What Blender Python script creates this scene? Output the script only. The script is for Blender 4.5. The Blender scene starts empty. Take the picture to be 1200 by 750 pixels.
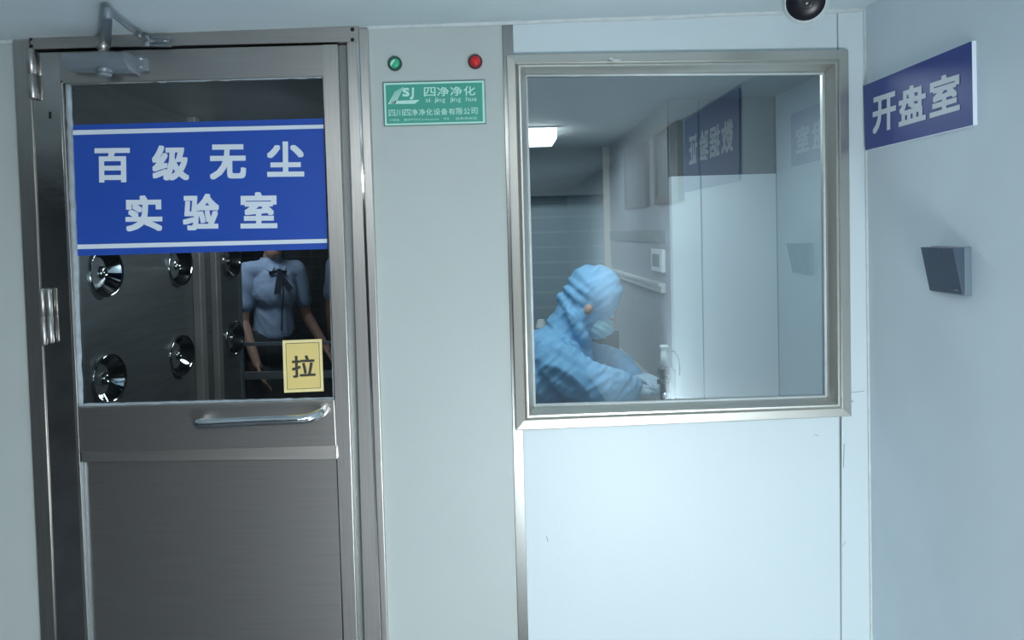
import bpy, bmesh, math, random
from mathutils import Vector, Matrix, noise
random.seed(7)
sc = bpy.context.scene
COL = sc.collection
R = math.radians

# ------------------------------------------------------------------ camera
CAM = Vector((0.0, -2.2, 1.5))
F_PX, PU, PV = 1000.0, 535.0, 306.0
yaw, pit, rol = R(2.7), R(1.72), R(1.46)
fwd = Vector((-math.sin(yaw)*math.cos(pit), math.cos(yaw)*math.cos(pit), -math.sin(pit)))
right0 = Vector((math.cos(yaw), math.sin(yaw), 0))
up0 = right0.cross(fwd)
cR = math.cos(rol)*right0 - math.sin(rol)*up0
cU = math.sin(rol)*right0 + math.cos(rol)*up0
cam_data = bpy.data.cameras.new('camera')
cam = bpy.data.objects.new('camera', cam_data)
COL.objects.link(cam)
cam.matrix_world = Matrix(((cR.x, cU.x, -fwd.x, CAM.x), (cR.y, cU.y, -fwd.y, CAM.y), (cR.z, cU.z, -fwd.z, CAM.z), (0, 0, 0, 1)))
cam_data.sensor_width = 36
cam_data.sensor_fit = 'HORIZONTAL'
cam_data.lens = 36*F_PX/1200
cam_data.shift_x = (600-PU)/1200
cam_data.shift_y = -(375-PV)/1200
cam_data.clip_start = 0.05
sc.camera = cam

def ray(u, v):
    return fwd + cR*((u-PU)/F_PX) - cU*((v-PV)/F_PX)
def W(u, v, y=0.0):            # measured photo point -> point on the upright plane at depth y
    d = ray(u, v)
    return CAM + d*((y-CAM.y)/d.y)
def S(u, v, x):                # measured photo point -> point on the side wall plane at x
    d = ray(u, v)
    return CAM + d*((x-CAM.x)/d.x)
def lerp(a, b, t): return a + (b-a)*t

# ------------------------------------------------------------------ materials
MATS = {}
def mat(name, col, rough=0.5, metal=0.0, spec=0.5, emit=None, estr=0.0, var=0.0, vscale=6.0, bump=0.0, bscale=200.0,
        stretch=(1, 1, 1), coat=0.0, rvar=0.0):
    m = bpy.data.materials.new(name)
    m.use_nodes = True
    nt = m.node_tree
    b = nt.nodes['Principled BSDF']
    b.inputs['Base Color'].default_value = (*col, 1)
    b.inputs['Roughness'].default_value = rough
    b.inputs['Metallic'].default_value = metal
    b.inputs['Specular IOR Level'].default_value = spec
    if coat: b.inputs['Coat Weight'].default_value = coat
    if emit:
        b.inputs['Emission Color'].default_value = (*emit, 1)
        b.inputs['Emission Strength'].default_value = estr
    if var or bump or rvar:
        tc = nt.nodes.new('ShaderNodeTexCoord')
        mp = nt.nodes.new('ShaderNodeMapping')
        mp.inputs['Scale'].default_value = stretch
        nt.links.new(tc.outputs['Object'], mp.inputs['Vector'])
    if var or rvar:
        n = nt.nodes.new('ShaderNodeTexNoise')
        n.inputs['Scale'].default_value = vscale
        n.inputs['Detail'].default_value = 5
        nt.links.new(mp.outputs['Vector'], n.inputs['Vector'])
    if var:
        rp = nt.nodes.new('ShaderNodeMapRange')
        rp.inputs['From Min'].default_value = 0.25
        rp.inputs['From Max'].default_value = 0.75
        rp.inputs['To Min'].default_value = 1-var
        rp.inputs['To Max'].default_value = 1+var
        nt.links.new(n.outputs['Fac'], rp.inputs['Value'])
        mx = nt.nodes.new('ShaderNodeMix')
        mx.data_type = 'RGBA'; mx.blend_type = 'MULTIPLY'
        mx.inputs[0].default_value = 1
        mx.inputs[6].default_value = (*col, 1)
        nt.links.new(rp.outputs['Result'], mx.inputs[7])
        nt.links.new(mx.outputs[2], b.inputs['Base Color'])
    if rvar:
        rr = nt.nodes.new('ShaderNodeMapRange')
        rr.inputs['To Min'].default_value = max(0.02, rough-rvar)
        rr.inputs['To Max'].default_value = rough+rvar
        nt.links.new(n.outputs['Fac'], rr.inputs['Value'])
        nt.links.new(rr.outputs['Result'], b.inputs['Roughness'])
    if bump:
        n2 = nt.nodes.new('ShaderNodeTexNoise')
        n2.inputs['Scale'].default_value = bscale
        n2.inputs['Detail'].default_value = 3
        nt.links.new(mp.outputs['Vector'], n2.inputs['Vector'])
        bp = nt.nodes.new('ShaderNodeBump')
        bp.inputs['Strength'].default_value = bump
        bp.inputs['Distance'].default_value = 0.002
        nt.links.new(n2.outputs['Fac'], bp.inputs['Height'])
        nt.links.new(bp.outputs['Normal'], b.inputs['Normal'])
    MATS[name] = m
    return m

def glass_mat(name, tint, fac0):
    m = bpy.data.materials.new(name)
    m.use_nodes = True
    nt = m.node_tree
    nt.nodes.remove(nt.nodes['Principled BSDF'])
    out = nt.nodes['Material Output']
    tr = nt.nodes.new('ShaderNodeBsdfTransparent'); tr.inputs['Color'].default_value = (*tint, 1)
    gl = nt.nodes.new('ShaderNodeBsdfGlossy'); gl.inputs['Roughness'].default_value = 0.0
    gl.inputs['Color'].default_value = (0.95, 1, 1, 1)
    fr = nt.nodes.new('ShaderNodeFresnel'); fr.inputs['IOR'].default_value = 1.5
    ad = nt.nodes.new('ShaderNodeMath'); ad.operation = 'ADD'; ad.inputs[1].default_value = fac0; ad.use_clamp = True
    nt.links.new(fr.outputs['Fac'], ad.inputs[0])
    mx = nt.nodes.new('ShaderNodeMixShader')
    nt.links.new(ad.outputs[0], mx.inputs['Fac'])
    nt.links.new(tr.outputs[0], mx.inputs[1]); nt.links.new(gl.outputs[0], mx.inputs[2])
    nt.links.new(mx.outputs[0], out.inputs['Surface'])
    return m

def lin(r, g, b):
    f = lambda c: (c/255/12.92) if c/255 <= 0.04045 else ((c/255+0.055)/1.055)**2.4
    return (f(r), f(g), f(b))

M_wall = mat('painted_panel', (0.64, 0.73, 0.76), 0.38, spec=0.45, var=0.015, vscale=3, bump=0.12, bscale=260)
M_wallC = mat('painted_panel_grey', (0.51, 0.555, 0.54), 0.36, spec=0.4, var=0.02, vscale=4, bump=0.25, bscale=320)
M_wallR = mat('painted_plaster', (0.73, 0.83, 0.90), 0.6, spec=0.3, var=0.03, vscale=5, bump=0.15, bscale=90)
M_ceil = mat('ceiling_paint', (0.62, 0.71, 0.74), 0.55, spec=0.3, var=0.03, vscale=7, bump=0.1, bscale=120)
M_floor = mat('floor_vinyl', (0.13, 0.14, 0.155), 0.35, var=0.15, vscale=10)
M_back = mat('corridor_dark_wall', (0.09, 0.10, 0.11), 0.7, var=0.1, vscale=2)
M_steel = mat('brushed_steel', (0.52, 0.49, 0.465), 0.32, 1.0, var=0.07, vscale=4, bump=0.03, bscale=60, stretch=(1.2, 1, 60))
M_steelV = mat('brushed_steel_upright', (0.56, 0.535, 0.51), 0.32, 1.0, var=0.10, vscale=4, bump=0.06, bscale=60, stretch=(60, 1, 1.2))
M_polish = mat('polished_steel', (0.52, 0.50, 0.48), 0.13, 1.0, var=0.2, vscale=9, bump=0.5, bscale=9)
M_chrome = mat('chrome', (0.8, 0.82, 0.83), 0.07, 1.0)
M_frameW = mat('window_frame_steel', (0.58, 0.57, 0.53), 0.34, 0.85, var=0.04, vscale=5)
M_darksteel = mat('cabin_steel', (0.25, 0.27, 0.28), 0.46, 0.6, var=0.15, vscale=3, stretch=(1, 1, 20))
M_alu = mat('cast_aluminium', (0.27, 0.31, 0.345), 0.45, 0.4, var=0.05, vscale=20)
M_pillar = mat('cabin_pillar_steel', (0.66, 0.63, 0.59), 0.4, 0.6, var=0.1, vscale=6)
M_trim = mat('trim_strip_steel', (0.30, 0.305, 0.295), 0.24, 1.0, var=0.05)
M_hinge = mat('hinge_steel', (0.50, 0.49, 0.48), 0.38, 0.9)
M_darkseam = mat('dark_seam', (0.035, 0.045, 0.05), 0.6)
M_alud = mat('grey_arm_metal', (0.26, 0.29, 0.31), 0.4, 0.7)
M_gap = mat('dark_gap', (0.012, 0.013, 0.014), 0.8)
M_groove = mat('shadow_groove', (0.27, 0.285, 0.285), 0.45, 0.7)
M_seal = mat('silicone_sealant', (0.36, 0.41, 0.45), 0.5, var=0.25, vscale=30, bump=0.6, bscale=60)
M_sealw = mat('white_sealant', (0.62, 0.67, 0.68), 0.5, var=0.1, vscale=30, bump=0.5, bscale=50)
M_blue = mat('blue_vinyl', lin(46, 84, 178), 0.35, spec=0.3, var=0.05, vscale=3)
M_blueR = mat('blue_acrylic', lin(54, 72, 148), 0.42, spec=0.3, var=0.03, vscale=3)
M_white = mat('white_letter', lin(226, 234, 244), 0.5, spec=0.2)
M_sgreen = mat('green_plate', lin(70, 165, 145), 0.4, spec=0.4, var=0.03)
M_mint = mat('pale_mint_letter', lin(196, 240, 226), 0.5, spec=0.2)
M_rim = mat('plate_rim', lin(70, 120, 112), 0.4)
M_yel = mat('yellow_card', lin(232, 208, 134), 0.5, var=0.03, spec=0.3)
M_yeld = mat('yellow_card_edge', lin(244, 226, 165), 0.5, spec=0.3)
M_ink = mat('dark_ink', lin(62, 58, 48), 0.6)
M_black = mat('black_plastic', (0.012, 0.012, 0.014), 0.3)
M_lens = mat('lens_glass', (0.015, 0.014, 0.02), 0.3, spec=0.3)
M_lensc = mat('lens_ring', (0.035, 0.04, 0.045), 0.2)
M_wplast = mat('white_plastic', (0.72, 0.78, 0.79), 0.35)
M_red = mat('red_lamp', lin(200, 40, 48), 0.2, emit=lin(200, 30, 40), estr=0.12)
M_grn = mat('green_lamp', lin(60, 175, 130), 0.2, emit=lin(50, 170, 120), estr=0.1)
M_dgrn = mat('lamp_rim_green', lin(40, 80, 72), 0.35)
M_dred = mat('lamp_rim_red', lin(90, 40, 48), 0.35)
M_swf = mat('switch_rocker', lin(74, 87, 103), 0.4, spec=0.4)
M_sws = mat('switch_side', lin(112, 128, 140), 0.4)
M_labw = mat('lab_panel', (0.62, 0.70, 0.74), 0.45, spec=0.4, var=0.015)
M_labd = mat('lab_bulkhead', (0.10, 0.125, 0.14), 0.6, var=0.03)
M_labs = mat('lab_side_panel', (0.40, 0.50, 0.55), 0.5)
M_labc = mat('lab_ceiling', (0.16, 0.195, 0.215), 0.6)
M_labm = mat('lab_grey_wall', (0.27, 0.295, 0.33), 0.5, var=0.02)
M_rail = mat('pale_rail', (0.5, 0.52, 0.52), 0.4)
M_raild = mat('grey_strip', (0.17, 0.20, 0.21), 0.5)
M_tan = mat('beige_trim', (0.52, 0.50, 0.45), 0.5)
M_bench = mat('bench_top', (0.40, 0.42, 0.41), 0.35)
M_gown = mat('blue_gown_fabric', lin(122, 174, 212), 0.7, spec=0.3, var=0.10, vscale=9, bump=0.45, bscale=28)
M_glove = mat('pale_glove', lin(176, 200, 216), 0.5, var=0.05)
M_mask = mat('teal_mask_fabric', lin(128, 182, 198), 0.8, bump=0.5, bscale=60, stretch=(1, 1, 4))
M_skin = mat('skin', lin(178, 138, 122), 0.5, var=0.04, vscale=15)
M_hair = mat('black_hair', (0.012, 0.010, 0.010), 0.4, bump=0.5, bscale=90, stretch=(4, 4, 1))
M_shirt = mat('pale_blue_shirt', lin(150, 168, 198), 0.75, spec=0.2, var=0.06, vscale=14, bump=0.6, bscale=22)
M_skirt = mat('dark_skirt', (0.02, 0.022, 0.03), 0.7, var=0.1)
M_eyew = mat('eye_white', (0.7, 0.7, 0.68), 0.25)
M_lip = mat('lip', lin(160, 88, 88), 0.45)
M_ribbon = mat('dark_ribbon', lin(30, 34, 52), 0.5)
M_plaq = mat('board_green_grey', (0.12, 0.14, 0.13), 0.4, var=0.05)
M_wood = mat('brown_frame', (0.20, 0.15, 0.10), 0.5, var=0.2, vscale=20, stretch=(1, 1, 8))
M_emit = mat('lamp_diffuser', (0.9, 0.9, 0.9), 0.5, emit=(0.93, 0.98, 1.0), estr=13)
M_clear = glass_mat('clear_tube', (0.9, 0.95, 0.96), 0.1)
M_glassW = glass_mat('window_glass', (0.80, 0.87, 0.88), 0.17)
M_glassD = glass_mat('door_glass', (0.72, 0.78, 0.80), 0.02)
M_glassI = glass_mat('inner_glass', (0.9, 0.93, 0.94), 0.01)
M_cable = mat('grey_cable', (0.10, 0.12, 0.13), 0.5)
M_tray = mat('brown_tray', lin(150, 120, 112), 0.6)
M_seam = mat('panel_seam', (0.24, 0.29, 0.30), 0.6)
M_shoe = mat('black_leather', (0.015, 0.015, 0.016), 0.3)

def striped(name, col, col2, axis, period, duty, rough=0.5):   # horizontal or vertical joints in a panel, in object space
    m = bpy.data.materials.new(name); m.use_nodes = True
    nt = m.node_tree; b = nt.nodes['Principled BSDF']; b.inputs['Roughness'].default_value = rough
    tc = nt.nodes.new('ShaderNodeTexCoord'); sx = nt.nodes.new('ShaderNodeSeparateXYZ')
    nt.links.new(tc.outputs['Object'], sx.inputs[0])
    dv = nt.nodes.new('ShaderNodeMath'); dv.operation = 'DIVIDE'; dv.inputs[1].default_value = period
    nt.links.new(sx.outputs[axis], dv.inputs[0])
    fr = nt.nodes.new('ShaderNodeMath'); fr.operation = 'FRACT'; nt.links.new(dv.outputs[0], fr.inputs[0])
    lt = nt.nodes.new('ShaderNodeMath'); lt.operation = 'LESS_THAN'; lt.inputs[1].default_value = duty
    nt.links.new(fr.outputs[0], lt.inputs[0])
    mx = nt.nodes.new('ShaderNodeMix'); mx.data_type = 'RGBA'
    mx.inputs[6].default_value = (*col, 1); mx.inputs[7].default_value = (*col2, 1)
    nt.links.new(lt.outputs[0], mx.inputs[0]); nt.links.new(mx.outputs[2], b.inputs['Base Color'])
    return m
M_louver = striped('slatted_wall', (0.30, 0.40, 0.45), (0.36, 0.46, 0.51), 2, 0.10, 0.12)
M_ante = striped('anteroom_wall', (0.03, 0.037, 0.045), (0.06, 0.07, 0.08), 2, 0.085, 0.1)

# ------------------------------------------------------------------ object helpers
ORG = {}
def thing(name, label=None, cat=None, loc=(0, 0, 0), group=None, kind=None, parent=None):
    o = bpy.data.objects.new(name, None)
    COL.objects.link(o)
    o.empty_display_size = 0.05
    loc = Vector(loc)
    if parent:
        o.parent = parent; o.location = loc - ORG[parent.name]
    else:
        o.location = loc
    ORG[o.name] = loc
    tag(o, label, cat, group, kind)
    return o
def tag(o, label=None, cat=None, group=None, kind=None):
    if label: o['label'] = label
    if cat: o['category'] = cat
    if group: o['group'] = group
    if kind: o['kind'] = kind
    return o
def link_mesh(name, me, m, parent=None, org=None, smooth=False):
    if org is None:
        org = ORG[parent.name] if parent else Vector((0, 0, 0))
    org = Vector(org)
    me.transform(Matrix.Translation(-org))
    for p in me.polygons: p.use_smooth = smooth
    o = bpy.data.objects.new(name, me)
    me.name = name
    if m: me.materials.append(m)
    COL.objects.link(o)
    if parent:
        o.parent = parent; o.location = org - ORG[parent.name]
    else:
        o.location = org
    ORG[o.name] = org
    return o
def obj(name, bm, m, parent=None, org=None, smooth=False, bevel=0, seg=2):
    bmesh.ops.recalc_face_normals(bm, faces=bm.faces)
    me = bpy.data.meshes.new(name)
    bm.to_mesh(me); bm.free()
    if parent is None and org is None:
        lo = [min(v.co[i] for v in me.vertices) for i in range(3)]
        hi = [max(v.co[i] for v in me.vertices) for i in range(3)]
        org = ((lo[0]+hi[0])/2, (lo[1]+hi[1])/2, lo[2])
    o = link_mesh(name, me, m, parent, org, smooth)
    if bevel:
        md = o.modifiers.new('bevel', 'BEVEL'); md.width = bevel; md.segments = seg; md.limit_method = 'ANGLE'
        md.angle_limit = R(35)
    return o
def struct(name, bm, m, parent=None, bevel=0, smooth=False):
    return tag(obj(name, bm, m, parent, bevel=bevel, smooth=smooth), kind='structure')

def NB(): return bmesh.new()
def hexa(bm, f, b):            # front quad f[4], back quad b[4] -> closed solid
    vf = [bm.verts.new(p) for p in f]; vb = [bm.verts.new(p) for p in b]
    bm.faces.new(vf); bm.faces.new(vb[::-1])
    n = len(f)
    for i in range(n):
        j = (i+1) % n
        bm.faces.new((vf[i], vb[i], vb[j], vf[j]))
    return bm
def slab(bm, px, y0, y1):      # outline measured in the photo, on plane y0, extruded straight back to y1
    f = [W(u, v, y0) for u, v in px]
    return hexa(bm, f, [Vector((p.x, y1, p.z)) for p in f])
def slabS(bm, px, x, x1):      # the same on a side wall plane
    f = [S(u, v, x) for u, v in px]
    return hexa(bm, f, [Vector((x1, p.y, p.z)) for p in f])
def box(bm, x0, x1, y0, y1, z0, z1):
    return hexa(bm, [Vector((x0, y0, z1)), Vector((x1, y0, z1)), Vector((x1, y0, z0)), Vector((x0, y0, z0))],
                [Vector((x0, y1, z1)), Vector((x1, y1, z1)), Vector((x1, y1, z0)), Vector((x0, y1, z0))])
def basis(d):
    d = Vector(d).normalized()
    a = Vector((0, 0, 1)) if abs(d.z) < 0.9 else Vector((1, 0, 0))
    u = d.cross(a).normalized()
    return d, u, d.cross(u)
def lathe(bm, org, axis, prof, n=32):   # prof: (distance along axis, radius)
    d, u, w = basis(axis); org = Vector(org)
    rings = []
    for t, r in prof:
        if r < 1e-6:
            rings.append([bm.verts.new(org+d*t)])
        else:
            rings.append([bm.verts.new(org+d*t+(u*math.cos(2*math.pi*k/n)+w*math.sin(2*math.pi*k/n))*r) for k in range(n)])
    for a, b in zip(rings, rings[1:]):
        for k in range(n):
            j = (k+1) % n
            if len(a) == 1 and len(b) == 1: continue
            if len(a) == 1: bm.faces.new((a[0], b[k], b[j]))
            elif len(b) == 1: bm.faces.new((a[k], b[0], a[j]))
            else: bm.faces.new((a[k], b[k], b[j], a[j]))
    return bm
def capsule(bm, p, q, r1, r2, n=14, hem=4):
    p, q = Vector(p), Vector(q)
    L = (q-p).length
    prof = []
    for i in range(hem+1):
        a = math.pi/2*(1-i/hem); prof.append((-r1*math.sin(a), r1*math.cos(a)))
    for i in range(hem+1):
        a = math.pi/2*(i/hem); prof.append((L+r2*math.sin(a), r2*math.cos(a)))
    prof[0] = (prof[0][0], 0); prof[-1] = (prof[-1][0], 0)
    return lathe(bm, p, q-p if L > 1e-6 else (0, 0, 1), prof, n)
def chain(bm, pts, rad, n=14):
    for i in range(len(pts)-1): capsule(bm, pts[i], pts[i+1], rad[i], rad[i+1], n)
    return bm
def ell(bm, c, rx, ry, rz, ax=None, n=18):
    X, Y, Z = ax if ax else (Vector((1, 0, 0)), Vector((0, 1, 0)), Vector((0, 0, 1)))
    mtx = Matrix(((X.x*rx, Y.x*ry, Z.x*rz, c[0]), (X.y*rx, Y.y*ry, Z.y*rz, c[1]), (X.z*rx, Y.z*ry, Z.z*rz, c[2]), (0, 0, 0, 1)))
    bmesh.ops.create_uvsphere(bm, u_segments=n, v_segments=n//2+3, radius=1, matrix=mtx)
    return bm
def tube(bm, pts, r, n=12, smooth_pts=True):
    pts = [Vector(p) for p in pts]
    rings = []
    t = (pts[1]-pts[0]).normalized()
    _, u, w = basis(t)
    for i, p in enumerate(pts):
        a = pts[max(i-1, 0)]; b = pts[min(i+1, len(pts)-1)]
        nt = (b-a).normalized()
        u = (u - nt*u.dot(nt)).normalized(); w = nt.cross(u)
        rr = r[i] if isinstance(r, (list, tuple)) else r
        rings.append([bm.verts.new(p+(u*math.cos(2*math.pi*k/n)+w*math.sin(2*math.pi*k/n))*rr) for k in range(n)])
    for a, b in zip(rings, rings[1:]):
        for k in range(n): bm.faces.new((a[k], b[k], b[(k+1) % n], a[(k+1) % n]))
    bm.faces.new(rings[0][::-1]); bm.faces.new(rings[-1])
    return bm
def catmull(pts, sub=6):
    pts = [Vector(p) for p in pts]; out = []
    for i in range(len(pts)-1):
        p0, p1, p2, p3 = pts[max(i-1, 0)], pts[i], pts[i+1], pts[min(i+2, len(pts)-1)]
        for k in range(sub):
            t = k/sub
            out.append(0.5*((2*p1)+(p2-p0)*t+(2*p0-5*p1+4*p2-p3)*t*t+(3*p1-p0-3*p2+p3)*t**3))
    out.append(pts[-1]); return out

def remesh(name, bm, voxel, m, parent, smooth=4, disp=None, cut=None):
    """weld overlapping volumes into one continuous skin"""
    bmesh.ops.recalc_face_normals(bm, faces=bm.faces)
    me = bpy.data.meshes.new('tmp'); bm.to_mesh(me); bm.free()
    t = bpy.data.objects.new('tmp', me); COL.objects.link(t)
    md = t.modifiers.new('r', 'REMESH'); md.mode = 'VOXEL'; md.voxel_size = voxel
    ms = t.modifiers.new('s', 'SMOOTH'); ms.iterations = smooth; ms.factor = 0.5
    dg = bpy.context.evaluated_depsgraph_get()
    out = bpy.data.meshes.new_from_object(t.evaluated_get(dg))
    bpy.data.objects.remove(t); bpy.data.meshes.remove(me)
    if disp:
        nrm = [v.normal.copy() for v in out.vertices]
        for v, nn in zip(out.vertices, nrm): v.co += nn*disp(v.co)
    if cut:
        b2 = bmesh.new(); b2.from_mesh(out)
        for co, no in cut:
            bmesh.ops.bisect_plane(b2, geom=b2.verts[:]+b2.edges[:]+b2.faces[:], plane_co=co, plane_no=no, clear_outer=True)
        b2.to_mesh(out); b2.free()
    out.materials.clear()
    return link_mesh(name, out, m, parent, None, True)

# ---- lettering: glyph outlines mapped into quads measured on their sign
GL = {}
def glyph(ch, bold):
    key = ch
    if key not in GL:
        cu = bpy.data.curves.new('glyph', 'FONT'); cu.body = ch; cu.size = 1; cu.resolution_u = 3
        t = bpy.data.objects.new('glyph', cu); COL.objects.link(t)
        bpy.context.view_layer.update()
        me = bpy.data.meshes.new_from_object(t.evaluated_get(bpy.context.evaluated_depsgraph_get()))
        vs = [(v.co.x, v.co.y) for v in me.vertices]; fs = [tuple(p.vertices) for p in me.polygons]
        bpy.data.objects.remove(t); bpy.data.curves.remove(cu); bpy.data.meshes.remove(me)
        x0, x1 = min(v[0] for v in vs), max(v[0] for v in vs); y0, y1 = min(v[1] for v in vs), max(v[1] for v in vs)
        GL[key] = ([((x-x0)/(x1-x0), (y-y0)/(y1-y0)) for x, y in vs], fs)
    return GL[key]
def put(bm, ch, quad, bold=0.0, pad=(0, 0, 0, 0)):    # quad TL TR BR BL, as 3D points
    vs, fs = glyph(ch, bold)
    TL, TR, BR, BL = quad
    nrm = (TR-TL).cross(BL-TL).normalized()
    offs = [(0, 0)] if bold < 0.009 else [(i, j) for i in (-1, 0, 1) for j in (-1, 0, 1)]
    for k, (ox, oy) in enumerate(offs):                 # heavy strokes: the outline laid again all round
        nv = []
        for a, b in vs:
            a = bold + a*(1-2*bold) + ox*bold; b = bold + b*(1-2*bold) + oy*bold
            nv.append(bm.verts.new(lerp(lerp(BL, BR, a), lerp(TL, TR, a), b) + nrm*(1e-5*k)))
        for f in fs:
            try: bm.faces.new([nv[i] for i in f])
            except ValueError: pass
def quad_face(bm, pts): bm.faces.new([bm.verts.new(p) for p in pts])
def raw(name, bm, m, parent):     # keep faces as laid (flat lettering)
    me = bpy.data.meshes.new(name); bm.to_mesh(me); bm.free()
    return link_mesh(name, me, m, parent)

# ------------------------------------------------------------------ levels of the room
XR = W(1016.5, 276).x                      # right wall
ZC = W(600, 25.5).z                        # ceiling
print('XR', XR, 'ZC', ZC)

# ---- main wall (thin sandwich panels), its openings follow the door and the window
TH = 0.05
def at_z(line, z):             # (u,v)-(u,v) edge on the wall, its x at height z
    a, b = W(*line[0]), W(*line[1]); t = (z-a.z)/(b.z-a.z); return lerp(a, b, t).x
DL = ((19, 42), (51, 728)); DR = ((432, 30), (455, 728))           # door frame outer edges
TL_ = ((588, 27), (606.7, 728)); TR_ = ((601, 26), (618.7, 728))   # steel strip between the panels
SE = ((981.5, 22), (985.5, 728))                                   # seam right of the window
def vstrip(bm, la, lb, z0, z1, y0, y1):
    xa = la if not isinstance(la, tuple) else None
    f = []
    for z, e in ((z1, la), (z1, lb), (z0, lb), (z0, la)):
        x = e if not isinstance(e, tuple) else at_z(e, z)
        f.append(Vector((x, y0, z)))
    return hexa(bm, f, [Vector((p.x, y1, p.z)) for p in f])
b = NB(); vstrip(b, -4.0, DL, 0, ZC, 0, TH); struct('wall_back_left', b, M_wallC)
b = NB(); vstrip(b, DR, TL_, 0, ZC, 0, TH); struct('wall_back_centre', b, M_wallC)
WO = [W(603, 74), W(983, 69), W(986, 477), W(613, 494)]            # hole behind the window frame
b = NB()
tlx, trx = at_z(TL_, ZC), at_z(SE, ZC)
blx, brx = at_z(TL_, 0), at_z(SE, 0)
A = [Vector((tlx, 0, ZC)), Vector((trx, 0, ZC)), Vector((brx, 0, 0)), Vector((blx, 0, 0))]
for i in range(4):
    j = (i+1) % 4
    f = [A[i], A[j], Vector((WO[j].x, 0, WO[j].z)), Vector((WO[i].x, 0, WO[i].z))]
    hexa(b, f, [Vector((p.x, TH, p.z)) for p in f])
struct('wall_back_window', b, M_wall)
b = NB(); vstrip(b, SE, XR+0.002, 0, ZC, 0, TH); struct('wall_back_corner', b, M_wall)
# seams and strips
b = NB(); vstrip(b, TL_, TR_, 0, ZC, -0.003, 0.0); struct('trim_1', b, M_trim, bevel=0.001)
b = NB(); vstrip(b, ((980.7, 22), (984.7, 728)), ((981.8, 22), (986.2, 728)), 0, ZC, -0.0012, 0.001); struct('trim_2', b, M_seam)
b = NB()
for u0, v0, u1, v1 in ((996, 459.8, 1006, 458.8), (1006, 458.8, 1013, 457.9)):
    p, q = W(u0, v0, -0.0008), W(u1, v1, -0.0008); n = Vector((0, 0, 0.0013))
    quad_face(b, [p, q, q-n, p-n])
p, q = W(996, 467.5, -0.0008), W(1000, 470.5, -0.0008)
quad_face(b, [p, q, q-Vector((0, 0, 0.003)), p-Vector((0, 0, 0.003))])
struct('trim_3', b, M_seam)
# sealant bead along the ceiling, corner bead at the right wall
b = NB(); pts = [Vector((x/40*4.95-4.0, -0.001+0.002*math.sin(x*2.7), ZC-0.001+0.0015*math.sin(x*1.9))) for x in range(41)]
tube(b, pts, 0.0075, 8); struct('trim_4', b, M_sealw, smooth=True)
b = NB(); tube(b, [(XR-0.001, -0.001, 0), (XR-0.001, -0.001, 1), (XR-0.001, -0.001, ZC)], 0.004, 8); struct('trim_5', b, M_sealw)
# scuffs on the wall paint below the window
b = NB()
for u0, v0, u1, v1 in ((640, 628, 642, 635), (954, 509, 959, 511), (987, 640, 991, 634), (989, 520, 988, 548)):
    p, q = W(u0, v0, -0.0006), W(u1, v1, -0.0006); n = Vector((0.0016, 0, 0.0006))
    quad_face(b, [p, q, q+n, p+n])
struct('trim_6', b, M_seam)

b = NB(); box(b, XR, XR+0.06, -9, 0.05, 0, ZC); struct('wall_right', b, M_wallR)
b = NB(); box(b, -4.06, -4.0, -9, 0.05, 0, ZC+0.3); struct('wall_left', b, M_back)
b = NB(); box(b, -4.0, XR+0.06, -9.06, -9, 0, ZC); struct('wall_front', b, M_back)
b = NB(); box(b, -4.0, XR+0.06, -9, 0.05, ZC, ZC+0.05); struct('ceiling', b, M_ceil)
b = NB(); box(b, -4.06, 2.2, -9, 4.9, -0.05, 0); struct('floor', b, M_floor)

# ------------------------------------------------------------------ door
door = thing('door_1', kind='structure', loc=W(240, 728, 0))
door.location.z = 0; ORG[door.name] = Vector((W(240, 600).x, 0, 0)); door.location = ORG[door.name]
D_ = door
YF, YL = -0.017, -0.012       # frame face, leaf face
def strip(name, la, lb, z0, z1, y0, y1, m, bev=0.0015, par=None):
    b = NB(); vstrip(b, la, lb, z0, z1, y0, y1); return obj(name, b, m, par or D_, bevel=bev)
# edges (measured) of the uprights
LE = ((41, 118), (68, 728)); LS = ((73.5, 98), (102, 728)); LM = ((76.5, 98), (106, 728))
GR0 = ((397, 58), (419, 728)); GR1 = ((407.5, 58), (427, 728)); FL1 = ((419, 55), (445.5, 728)); FL2 = ((421.5, 55), (447, 728))
RS = ((377.5, 52), (402.5, 728))
zt = ZC - 0.006
fr = thing('door_frame', loc=ORG[D_.name], parent=D_)
b = NB(); vstrip(b, DL, LE, 0, zt, YF, TH); obj('jamb', b, M_steelV, fr, bevel=0.0008)
b = NB(); vstrip(b, GR1, FL1, 0, zt, YF+0.006, TH); obj('jamb', b, M_steelV, fr, bevel=0.0015)
b = NB(); vstrip(b, FL2, DR, 0, zt, YF, TH); obj('architrave', b, M_steelV, fr, bevel=0.0025)
b = NB(); vstrip(b, FL1, FL2, 0, zt, YF+0.002, TH); obj('edge_strip', b, M_chrome, fr)
b = NB(); slab(b, [(34, 41.5), (420, 30.5), (420, 48.5), (36, 58)], YF, TH); obj('head_bar', b, M_steel, fr, bevel=0.0015)
b = NB(); vstrip(b, GR0, GR1, 0, zt-0.03, 0.012, TH); obj('rebate', b, M_groove, fr)
b = NB(); slab(b, [(44, 57), (416, 47.5), (416, 51.5), (44, 61.5)], 0.004, TH); obj('top_gap', b, M_gap, fr)
for (u, v, r) in ((36, 46, 0.0045), (37, 54, 0.004), (413, 34.5, 0.0055), (413, 46.5, 0.005)):
    b = NB(); lathe(b, W(u, v, YF-0.0005), (0, -1, 0), [(0, 0), (0, r), (0.001, r*0.8), (0.001, 0)], 14); obj('screw_hole', b, M_gap, fr)

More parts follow.
